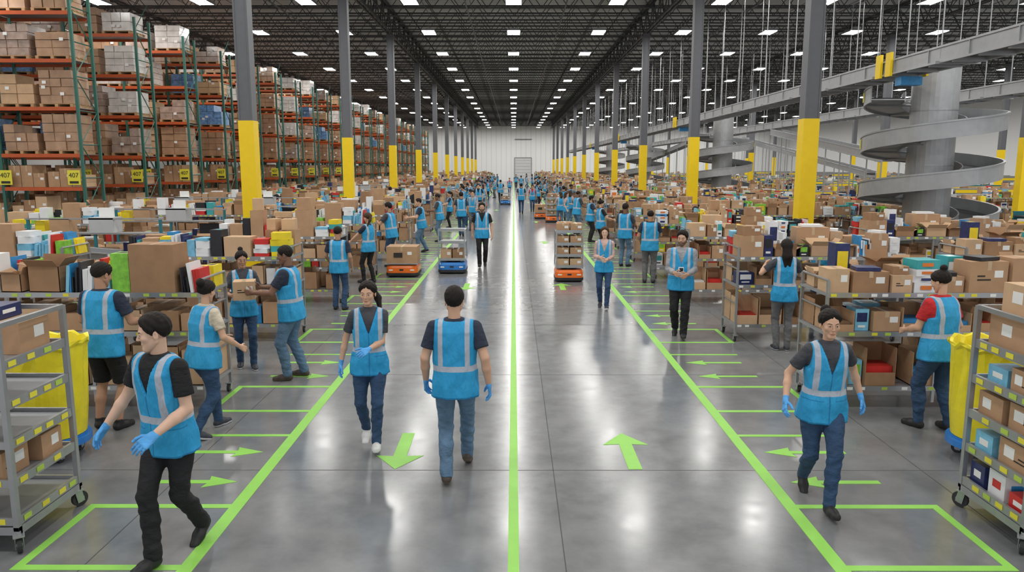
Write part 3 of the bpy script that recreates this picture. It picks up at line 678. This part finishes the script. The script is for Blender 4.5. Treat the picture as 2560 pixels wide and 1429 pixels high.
rb=[(.33,.40,T[4],.56,.60,.26,'cardboard',False),(.36,.42,T[4]+.265,.5,.5,.24,'cardboard_light',False),(.95,.4,T[4],.5,.6,.34,'cardboard',True),
 (.16,.56,T[3],.2,.24,.14,'lightblue_pack',False),(.17,.25,T[3],.26,.24,.19,'cardboard',True),(.5,.3,T[3],.3,.4,.2,'cardboard_light',False),(.95,.4,T[3],.4,.5,.2,'cardboard',False),
 (.19,.58,T[2],.3,.3,.2,'cardboard',False),(.24,.22,T[2],.36,.32,.21,'cardboard',True),(.7,.4,T[2],.4,.5,.2,'cardboard',False),
 (.16,.60,T[1],.26,.22,.17,'lightblue_pack',False),(.18,.24,T[1],.3,.34,.22,'cardboard',True),(.62,.4,T[1],.4,.5,.2,'cardboard_light',False),
 (.15,.64,T[0],.24,.18,.19,'navy_pack',False),(.16,.41,T[0],.24,.2,.21,'white_pack',False),(.15,.14,T[0],.24,.2,.13,'red_pack',False),(.55,.4,T[0],.35,.5,.22,'cardboard',False),(1.,.4,T[0],.35,.5,.2,'cardboard',False)]
cart(1,rb).obj('rolling_shelf_cart',(3.72,5.2,0),0,bev=.003)
def bin_(x,y):
    mb=MB(); N=32; prof=[(.27,.22),(.31,.24),(.34,.5),(.355,.95),(.365,1.10),(.39,1.13),(.39,1.16),(.36,1.15),(.33,1.05),(.28,.5),(.26,.3)]
    rings=[]
    for q,(r,z) in enumerate(prof):
        rings.append([(math.cos(2*math.pi*i/N)*(r+(.014*math.sin(i*2.7+q*.8) if 2<q<9 else 0)),math.sin(2*math.pi*i/N)*(r+(.014*math.sin(i*2.1+q) if 2<q<9 else 0)),z+(.02*math.sin(i*1.9) if 3<q<8 else 0)) for i in range(N)])
    mb.sweep(rings,'bag_yellow',True)
    mb.bar((0,0,.15),(0,0,.21),.35,'robot_blue',24); mb.bar((0,0,.21),(0,0,.235),.31,'robot_blue',24)
    for a in range(4): caster(mb,.24*math.cos(a*1.57+.78),.24*math.sin(a*1.57+.78),.055,a)
    mb.obj('yellow_waste_bin',(x,y,0))
bin_(-4.50,7.08); bin_(4.56,7.02)
mb=MB(); carton(mb,0,0,0,.27,.27,.24,'cardboard_light',0,True,True); mb.obj('parcel_box',(-3.55,9.90,1.07),.25,bev=.004)
mb=MB(); mb.b2(-.04,.04,-.02,.02,0,.1,'white_pack'); mb.b2(-.03,.03,-.023,-.02,.03,.09,'black_pack'); mb.obj('handheld_scanner',(2.68,12.06,1.10))
# ------------------------------------------------------------------ robots
def robot(x,y,mat,kind,w=.78,d=.95):
    mb=MB()
    def rr(w,d,r,z,n=6):
        P=[]
        for cx,cy,a0 in((1,1,0),(-1,1,90),(-1,-1,180),(1,-1,270)):
            for i in range(n): a=R(a0+90*i/(n-1)); P.append((cx*(w/2-r)+r*math.cos(a),cy*(d/2-r)+r*math.sin(a),z))
        return P
    mb.sweep([rr(w*.96,d*.96,.12,.03),rr(w,d,.14,.05),rr(w,d,.14,.11)],'rubber',True)
    mb.sweep([rr(w*.97,d*.97,.13,.11),rr(w*.97,d*.97,.13,.24),rr(w*.9,d*.9,.12,.30)],mat,True)
    mb.b2(-w*.28,w*.28,-d/2-.002,-d/2+.05,.05,.11,'black_pack'); mb.b2(-.05,.05,-d/2+.005,-d/2+.03,.17,.21,'black_pack')
    for sg in(-1,1): mb.b2(sg*w*.33-.05,sg*w*.33+.05,-d/2+.004,-d/2+.03,.17,.2,'paper_label')
    for sx in(-1,1):
        for yy in(-.3,.3): mb.bar((sx*w*.38-.02,yy*d,.05),(sx*w*.38+.02,yy*d,.05),.05,'rubber',14)
    mb.bar((0,0,.29),(0,0,.33),.2,'black_pack',20)
    r=random.Random(int(x*10))
    if kind=='box':
        mb.b2(-w/2,w/2,-d/2,d/2,.33,.35,'steel_grey'); carton(mb,0,-.05,.352,w*.95,d*.7,.42,'cardboard',0,True,False); mb.b2(-.2,.02,-.4,-.385,.5,.62,'ink')
    else:
        H=1.15 if kind=='cart' else 1.25
        for sx in(-1,1):
            for sy in(-1,1): mb.b2(sx*(w/2-.03)-.015,sx*(w/2-.03)+.015,sy*(d/2-.05)-.015,sy*(d/2-.05)+.015,.33,H,'galv')
        tiers=(.35,.80,1.12) if kind=='cart' else (.35,.62,.90,1.2)
        for z in tiers:
            mb.b2(-w/2+.02,w/2-.02,-d/2+.03,d/2-.03,z,z+.02,'galv'); mb.b2(-w/2+.02,w/2-.02,-d/2+.03,-d/2+.045,z+.02,z+.07,'galv')
            if kind!='cart' or z<.5:
                for i in range(2): carton(mb,-.16+.32*i,-.08,z+.022,.29,.5,.2 if kind!='cart' else .26,r.choice(CB),0,True,False)
        if kind!='cart': carton(mb,-.1,0,1.222,.36,.4,.22,'cardboard'); mb.box((.2,0,1.27),(.18,.2,.1),'white_pack')
    mb.obj('mobile_transport_robot',(x,y,0),bev=.006)
robot(-2.85,19.6,'robot_orange','box',.82); robot(-1.62,20.2,'robot_blue','cart',.74); robot(1.36,18.7,'robot_orange','tall',.70,.8)
robot(2.0,38.5,'robot_orange','tall'); robot(-1.9,42,'robot_blue','cart'); robot(1.5,41,'robot_orange','box'); robot(-.6,56,'robot_blue','cart'); robot(-2.2,52,'robot_orange','tall'); robot(1.9,63,'robot_orange','box')
# ------------------------------------------------------------------ floor + markings
mb=MB(); mb.b2(-26,50,-10,140,-.1,0,'floor'); mb.obj('floor')
mb=MB()
for x in(.37,-3.05,3.8,-5.8,7.2): mb.b2(x-.004,x+.004,0,140,.0,.0012,'joint')
for k in range(42): mb.b2(-14,14,6.73+3.28*k-.004,6.73+3.28*k+.004,0,.0012,'joint')
mb.obj('floor_expansion_joints')
mb=MB(); zt=.003
def ln(x0,x1,y0,y1): mb.b2(min(x0,x1),max(x0,x1),y0,y1,.0,zt,'tape_green')
def arrow(x,y,L,sw,hw,hl,ang):
    P=[(-sw/2,0),(sw/2,0),(sw/2,L-hl),(hw/2,L-hl-.02),(0,L),(-hw/2,L-hl-.02),(-sw/2,L-hl)]
    c,s=math.cos(ang),math.sin(ang); V=[(x+a*c-b*s,y+a*s+b*c) for a,b in P]
    n=len(V); mb.poly([(a,b,zt) for a,b in V]+[(a,b,.0) for a,b in V],[(0,1,2,6),(2,3,4),(2,4,6),(6,4,5)]+[(i,i+n,(i+1)%n+n,(i+1)%n) for i in range(n)],'tape_green')
ln(-.04,.04,0,139)
for sd in(-1,1):
    ln(sd*2.25,sd*2.36,0,139)
    for k in range(-1,36):
        o=3.47*k
        ln(sd*2.36,sd*3.54,5.93+o,6.0+o); ln(sd*2.36,sd*3.54,4.95+o,5.02+o); ln(sd*3.47,sd*3.54,5.02+o,5.93+o)
        ln(sd*2.36,sd*3.36,7.62+o,7.68+o)
        for yy in(6.46,7.18): arrow(sd*3.28,yy+o,.80,.07,.25,.26,sd*math.pi/2)
for k in range(0,10):
    arrow(-1.11,7.72+10.41*k,.97,.13,.46,.32,math.pi); arrow(1.14,6.75+10.41*k,.97,.13,.46,.32,0)
mb.obj('floor_marking_tape')
# ------------------------------------------------------------------ shell
mb=MB(); mb.b2(-26,50,140,140.3,0,10.9,'wall'); mb.obj('wall_far')
mb=MB(); mb.b2(50,50.3,-10,140,0,10.9,'wall'); mb.obj('wall_right')
mb=MB(); mb.b2(-26.3,-26,-10,140,0,10.9,'wall'); mb.obj('wall_left')
mb=MB(); mb.b2(-26,50,-10,140,10.9,11.0,'deck'); mb.obj('ceiling')
mb=MB(); mb.b2(.2,3.2,139.9,139.98,0,4.2,'door_white')
for x in(.15,3.2): mb.b2(x,x+.08,139.86,139.98,0,4.3,'col_grey')
mb.b2(.15,3.28,139.86,139.98,4.2,4.3,'col_grey')
for i in range(7): mb.b2(.25,3.15,139.88,139.9,.55*i+.5,.55*i+.515,'col_grey')
mb.b2(0.2,3.3,139.7,139.8,7.5,7.6,'col_grey'); mb.obj('door_1')
def column(x,y):
    mb=MB(); w=.17; yt=3.87
    mb.b2(-w-.012,w+.012,-w-.012,w+.012,.03,yt,'safety_yellow'); mb.b2(-w,w,-w,w,yt,9.5,'col_grey')
    mb.b2(-w-.08,w+.08,-w-.08,w+.08,0,.03,'col_grey')
    for sx in(-1,1): mb.b2(sx*(w-.02)-.02,sx*(w-.02)+.02,-w-.012,-w,yt,9.4,'col_grey')
    mb.b2(-w-.06,w+.06,-w-.06,w+.06,9.3,9.34,'col_grey')
    return mb.mesh('steel_column')
cm=column(0,0)
for k in range(11):
    for x,y in((-6.4,18.7+11.1*k),(6.82,17.95+11.35*k)):
        o=bpy.data.objects.new('steel_column',cm); o.location=(x,y,0); link(o)
for x in(19.6,33.):
    for k in range(10):
        o=bpy.data.objects.new('steel_column',cm); o.location=(x,29.6+11.35*k,0); link(o)
mb=MB(); x=-26.; zb,zt_=9.9,10.72; 
for yy in(-.05,.05): mb.b2(-26,50,yy-.02,yy+.02,zb-.025,zb+.025,'truss'); mb.b2(-26,50,yy-.02,yy+.02,zt_-.03,zt_+.03,'truss')
i=0
while x<49.5:
    a,b=(zb,zt_) if i%2==0 else (zt_,zb); mb.bar((x,0,a),(x+.62,0,b),.018,'truss',4); x+=.62; i+=1
jm=mb.mesh('roof_joist')
for k in range(76):
    o=bpy.data.objects.new('roof_joist',jm); o.location=(0,1+1.85*k,0); link(o)
mb=MB()
for yy in(-.09,.09):
    mb.b2(yy-.04,yy+.04,-5,140,9.5,9.58,'truss'); mb.b2(yy-.04,yy+.04,-5,140,10.75,10.85,'truss')
y=-5.;i=0
while y<139:
    a,b=(9.54,10.8) if i%2==0 else (10.8,9.54); mb.bar((0,y,a),(0,y+.93,b),.035,'truss',4)
    if i%2: mb.bar((0,y,9.54),(0,y,10.8),.025,'truss',4)
    y+=.93;i+=1
gm=mb.mesh('roof_girder_truss')
for x in(-19.6,-6.4,6.82,19.6,33.):
    o=bpy.data.objects.new('roof_girder_truss',gm); o.location=(x,0,0); link(o)
mb=MB()
for i in range(36):
    x=-25+2.1*i; mb.bar((x,-5,9.86),(x,140,9.86),.014,'truss',4)
for x in(-10.5,-2.1,2.3,10.7,15,24): mb.bar((x,-5,9.78),(x,140,9.78),.035,'col_grey',6)
mb.obj('sprinkler_pipes')
mb=MB(); mb.b2(-.33,.33,-.62,.62,.03,.10,'steel_grey'); mb.b2(-.12,.12,-.5,.5,.10,.17,'steel_grey'); mb.poly([(-.31,-.6,.028),(.31,-.6,.028),(.31,.6,.028),(-.31,.6,.028)],[(3,2,1,0)],'lamp')
mb.b2(-.33,-.31,-.62,.62,0,.03,'steel_grey'); mb.b2(.31,.33,-.62,.62,0,.03,'steel_grey')
for sy in(-1,1): mb.bar((0,sy*.4,.17),(0,sy*.4,.5),.008,'steel_grey',4)
lm=mb.mesh('high_bay_light')
for i in range(-5,11):
    for k in range(-4,15):
        o=bpy.data.objects.new('high_bay_light',lm); o.location=(4.24*i,32.4+7.3*k,9.38); link(o)
# ------------------------------------------------------------------ pallet racks
def rack(seed):
    mb=MB(); r=random.Random(seed); LV=(.12,1.1,2.1,3.2,4.72,6.25,7.75); B=2.7;D=1.15
    for i in range(4):
        x=-B*i-.05
        for y in(0,D): mb.b2(x-.045,x+.045,y-.04,y+.04,0,8.35,'rack_green')
        z=.2;j=0
        while z<8.1:
            mb.bar((x,0,z),(x,D,z),.02,'rack_green',4); mb.bar((x,0 if j%2 else D,z),(x,D if j%2 else 0,z+1.1),.02,'rack_green',4); z+=1.1;j+=1
    for lv,z in enumerate(LV):
        nx=LV[lv+1] if lv<6 else 9.05
        for b in range(3):
            x1=-B*b-.1; x0=x1-B+.1
            for y in(-.02,D+.02): mb.b2(x0,x1,y-.025,y+.025,z-.12,z,'rack_orange')
            mb.b2(x0,x1,.0,D,z-.03,z-.015,'steel_grey')
            for q in range(2):
                cx=x1-.66-1.3*q
                if r.random()<.07: continue
                av=nx-z-.2; kind=r.random()
                if lv<3:
                    for u in range(3):
                        h=av*r.uniform(.4,.9); carton(mb,cx-.4+.4*u,D/2,z,.38,.8,h,r.choice(CB),0,True)
                    continue
                for u in(-.5,0,.5): mb.b2(cx+u-.05,cx+u+.05,.02,D-.02,z,z+.09,'wood')
                for u in range(5): mb.b2(cx-.57,cx+.57,.04+.23*u,.04+.23*u+.16,z+.09,z+.11,'wood')
                hh=min(av-.12,1.25)*r.uniform(.62,1.); m='wrap_brown' if kind<.60 else 'wrap_grey' if kind<.78 else 'wrap_white' if kind<.92 else 'wrap_blue'
                if kind<.16: m='cardboard_light'
                n=max(2,int(hh/.24)); nc=r.choice((2,3,3))
                for a in range(n):
                    for c in range(nc):
                        w=1.1/nc; jx=r.uniform(-.012,.012); jy=r.uniform(-.03,.03)
                        if a==n-1 and r.random()<.15: continue
                        mb.box((cx-.55+w*(c+.5)+jx,D/2+jy,z+.11+hh/n*(a+.5)),(w-.018,1.0,hh/n-.018),m)
                mb.box((cx,D/2,z+.11+hh*(n-1)/n/2),(1.05,.92,hh*(n-1)/n-.01),'cardboard_dark' if m in('wrap_brown','cardboard_light','wrap_grey') else m)
                for u in range(r.randrange(1,4)): mb.box((cx+r.uniform(-.4,.4),.03,z+.11+hh*r.uniform(.2,.7)),(.13,.004,.10),'paper_label')
    return mb.mesh('pallet_rack')
RK=[rack(i+20) for i in range(5)]
def sign(x,y,txt,par=None):
    mb=MB(); mb.b2(-.21,.21,-.01,.01,-.24,.24,'label_yellow'); mb.b2(-.15,.15,-.014,-.01,-.2,-.12,'ink')
    o=mb.obj('aisle_sign',(x,y,2.42))
    cu=bpy.data.curves.new('sign_text','FONT'); cu.body=txt; cu.size=.22; cu.align_x='CENTER'; cu.extrude=.002; cu.materials.append(MC['ink'])
    t=bpy.data.objects.new('sign_text',cu); t.rotation_euler=(R(90),0,0); t.location=(0,-.014,0); link(t,o)
for k in range(25):
    o=bpy.data.objects.new('pallet_rack',RK[(k*3)%5]); o.location=(-14.3,25.6+4.3*k,0); link(o)
    if k<10:
        sign(-14.62,25.5+4.3*k,'407')
        if k<3: sign(-16.9+.3*k,25.5+4.3*k,'407')
# ------------------------------------------------------------------ conveyors, spirals
def conv(name,p,q,w=.8,h=.26,rail='galv',legs=True,hang=0,belt='belt',guard=None):
    p=Vector(p);q=Vector(q);d=(q-p);L=d.length;dh=d.normalized();sd=Vector((-dh.y,dh.x,0)).normalized();up=sd.cross(dh)*-1
    if up.z<0: up=-up
    mb=MB()
    def pb(a,b,s0,s1,u0,u1,mat):
        A=p+dh*a;Bp=p+dh*b
        V=[A+sd*s0+up*u0,A+sd*s1+up*u0,A+sd*s1+up*u1,A+sd*s0+up*u1,Bp+sd*s0+up*u0,Bp+sd*s1+up*u0,Bp+sd*s1+up*u1,Bp+sd*s0+up*u1]
        mb.poly(V,[(3,2,1,0),(4,5,6,7),(0,1,5,4),(1,2,6,5),(2,3,7,6),(3,0,4,7)],mat)
    pb(0,L,-w/2,w/2,-.04,0,belt)
    for s in(-1,1):
        a,b=sorted((s*w/2,s*(w/2+.04))); pb(0,L,a,b,-h*.6,h*.4,rail)
        a,b=sorted((s*(w/2+.04),s*(w/2+.07))); pb(0,L,a,b,h*.3,h*.42,rail); pb(0,L,a,b,-h*.62,-h*.5,rail)
        if guard: pb(0,L,a,b,-h*.2,h*.25,guard)
        if hang:
            m=int(L/1.5)
            for i in range(m+1): pb(i*1.5,min(L,i*1.5+.03),a,b,-h*.5,h*.3,'galv')
    n=int(L/.9)
    for i in range(n+1): pb(i*.9,min(L,i*.9+.06),-w/2-.02,w/2+.02,-h*.7,-h*.45,rail)
    n=max(1,int(L/2.8))
    for i in range(n+1):
        A=p+dh*(L*i/n)
        for s in(-1,1):
            B=A+sd*s*(w/2+.03)
            if legs: mb.bar((B.x,B.y,0),(B.x,B.y,B.z-.1),.03,rail,6)
            if hang: mb.bar((B.x,B.y,B.z-.12),(B.x,B.y,hang),.016,'galv',5)
        if hang: mb.box((A.x,A.y,A.z-.2),(w+.3,.06,.06),rail,rz=math.atan2(sd.y,sd.x))
    o=mb.obj(name); return o
conv('overhead_conveyor',(9.35,8,5.15),(9.35,128,5.15),.66,.34,'spiral_metal',False,9.9)
conv('overhead_conveyor',(14.4,12,5.0),(14.4,125,5.0),.7,.34,'spiral_metal',False,9.9)
conv('inclined_conveyor',(13.9,41,4.6),(13.2,27,3.1),.55,.3,'spiral_metal',True,0)
conv('inclined_conveyor',(13.65,60,4.6),(13.65,84,3.0),.5,.3,'spiral_metal',True,0)
conv('inclined_conveyor',(20.4,70,5.3),(20.4,44,2.4),.6,.3,'spiral_metal',True,0)
mb=MB()
for y in(18.9,43,66,90):
    for s in(8.92,9.78): mb.b2(s-.03,s+.03,y-.35,y-.1,4.9,5.45,'safety_yellow'); mb.b2(s-.03,s+.03,y+.15,y+.4,4.9,5.45,'safety_yellow')
    mb.b2(9.1,9.6,y-.5,y-.2,4.68,4.88,'blue_pack')
mb.obj('conveyor_drive_unit')
def spiral(x,y):
    mb=MB(); N=32; z0,z1=.85,4.55; turns=3.05; steps=int(60*turns); ri,ro=.78,1.64
    def prof(t):
        a=2*math.pi*turns*t+math.pi*.9; z=z0+(z1-z0)*t; c,s=math.cos(a),math.sin(a)
        return c,s,z
    def strip(P,mat):
        rings=[]
        for i in range(steps+1):
            c,s,z=prof(i/steps); rings.append([(r*c,r*s,z+u) for r,u in P])
        mb.sweep(rings,mat,True)
    strip([(ri,-.02),(ri,.0),(ro,.0),(ro,-.02)],'belt'); strip([(ro,-.12),(ro,.30),(ro+.035,.30),(ro+.035,-.12)],'spiral_metal'); strip([(ri-.03,-.1),(ri-.03,.16),(ri,.16),(ri,-.1)],'spiral_metal')
    strip([(ro+.035,.26),(ro+.035,.30),(ro+.06,.30),(ro+.06,.26)],'galv'); strip([(ri,-.06),(ri,-.03),(ro,-.03),(ro,-.06)],'spiral_metal')
    mb.bar((0,0,0),(0,0,5.55),.56,'spiral_metal',N); mb.bar((0,0,5.55),(0,0,5.6),.62,'galv',N); mb.bar((0,0,0),(0,0,.12),.8,'col_grey',N)
    for z in(1.4,2.8,4.2): mb.bar((0,0,z),(0,0,z+.03),.57,'galv',N)
    for i in range(0,steps,10):
        c,s,z=prof(i/steps); mb.bar((.5*c,.5*s,z-.12),(1.62*c,1.62*s,z-.09),.03,'galv',5)
        if i%30==0: mb.box((1.70*c,1.70*s,z+.1),(.02,.1,.25),'label_yellow',rz=math.atan2(s,c))
    o=mb.obj('spiral_chute',(x,y,0)); 
for a,b in SPZ: spiral(a+.05 if b<30 else a,b)
rnd=random.Random(9)
for i in range(16):
    y=24+6.6*i
    conv('belt_conveyor',(15.5+rnd.uniform(0,1),y,1.25),(18.6,y,1.25),.7,.3,'galv' if i%2 else 'machine_teal',True,0,'belt','safety_yellow')
    conv('belt_conveyor',(21.4+rnd.uniform(0,2),y+2.5,1.5),(31.5,y+2.5,1.5),.8,.35,'machine_teal' if i%2 else 'galv',True,0,'belt','safety_yellow')
    conv('belt_conveyor',(35,y+1.5,1.8),(46,y+1.5,1.8),.8,.35,'galv',True,0,'belt','safety_yellow' if i%2 else None)
    for x in(15.,21.4,24.4,35,41):
        o=bpy.data.objects.new('packing_workstation' if (i+int(x))%2 else 'stocked_shelf_rack',WS if (i+int(x))%2 else MODS[rnd.randrange(8)]); o.location=(x,y+4.1,0)
        link(o)
conv('roller_conveyor',(-11.8,14.0,1.5),(-7.4,14.0,1.15),.5,.2,'galv',True,0,'steel_grey')
conv('roller_conveyor',(-12,10.6,1.2),(-7.0,10.6,1.2),.5,.2,'galv',True,0,'steel_grey')
conv('roller_conveyor',(7.4,10.7,1.3),(12.5,10.7,1.3),.5,.2,'galv',True,0,'steel_grey')
# ------------------------------------------------------------------ world, camera
w=bpy.data.worlds.new('World'); scene.world=w; w.use_nodes=True
w.node_tree.nodes['Background'].inputs[0].default_value=(.97,.98,1,1); w.node_tree.nodes['Background'].inputs[1].default_value=1.0
cam=bpy.data.cameras.new('Camera'); co=bpy.data.objects.new('Camera',cam); COL.objects.link(co)
cam.sensor_width=36; cam.lens=36*1900/2560; cam.clip_end=400
co.location=(0,0,2.8); co.rotation_euler=(R(90)-math.atan(300/1900),0,math.atan(4/1900)); scene.camera=co
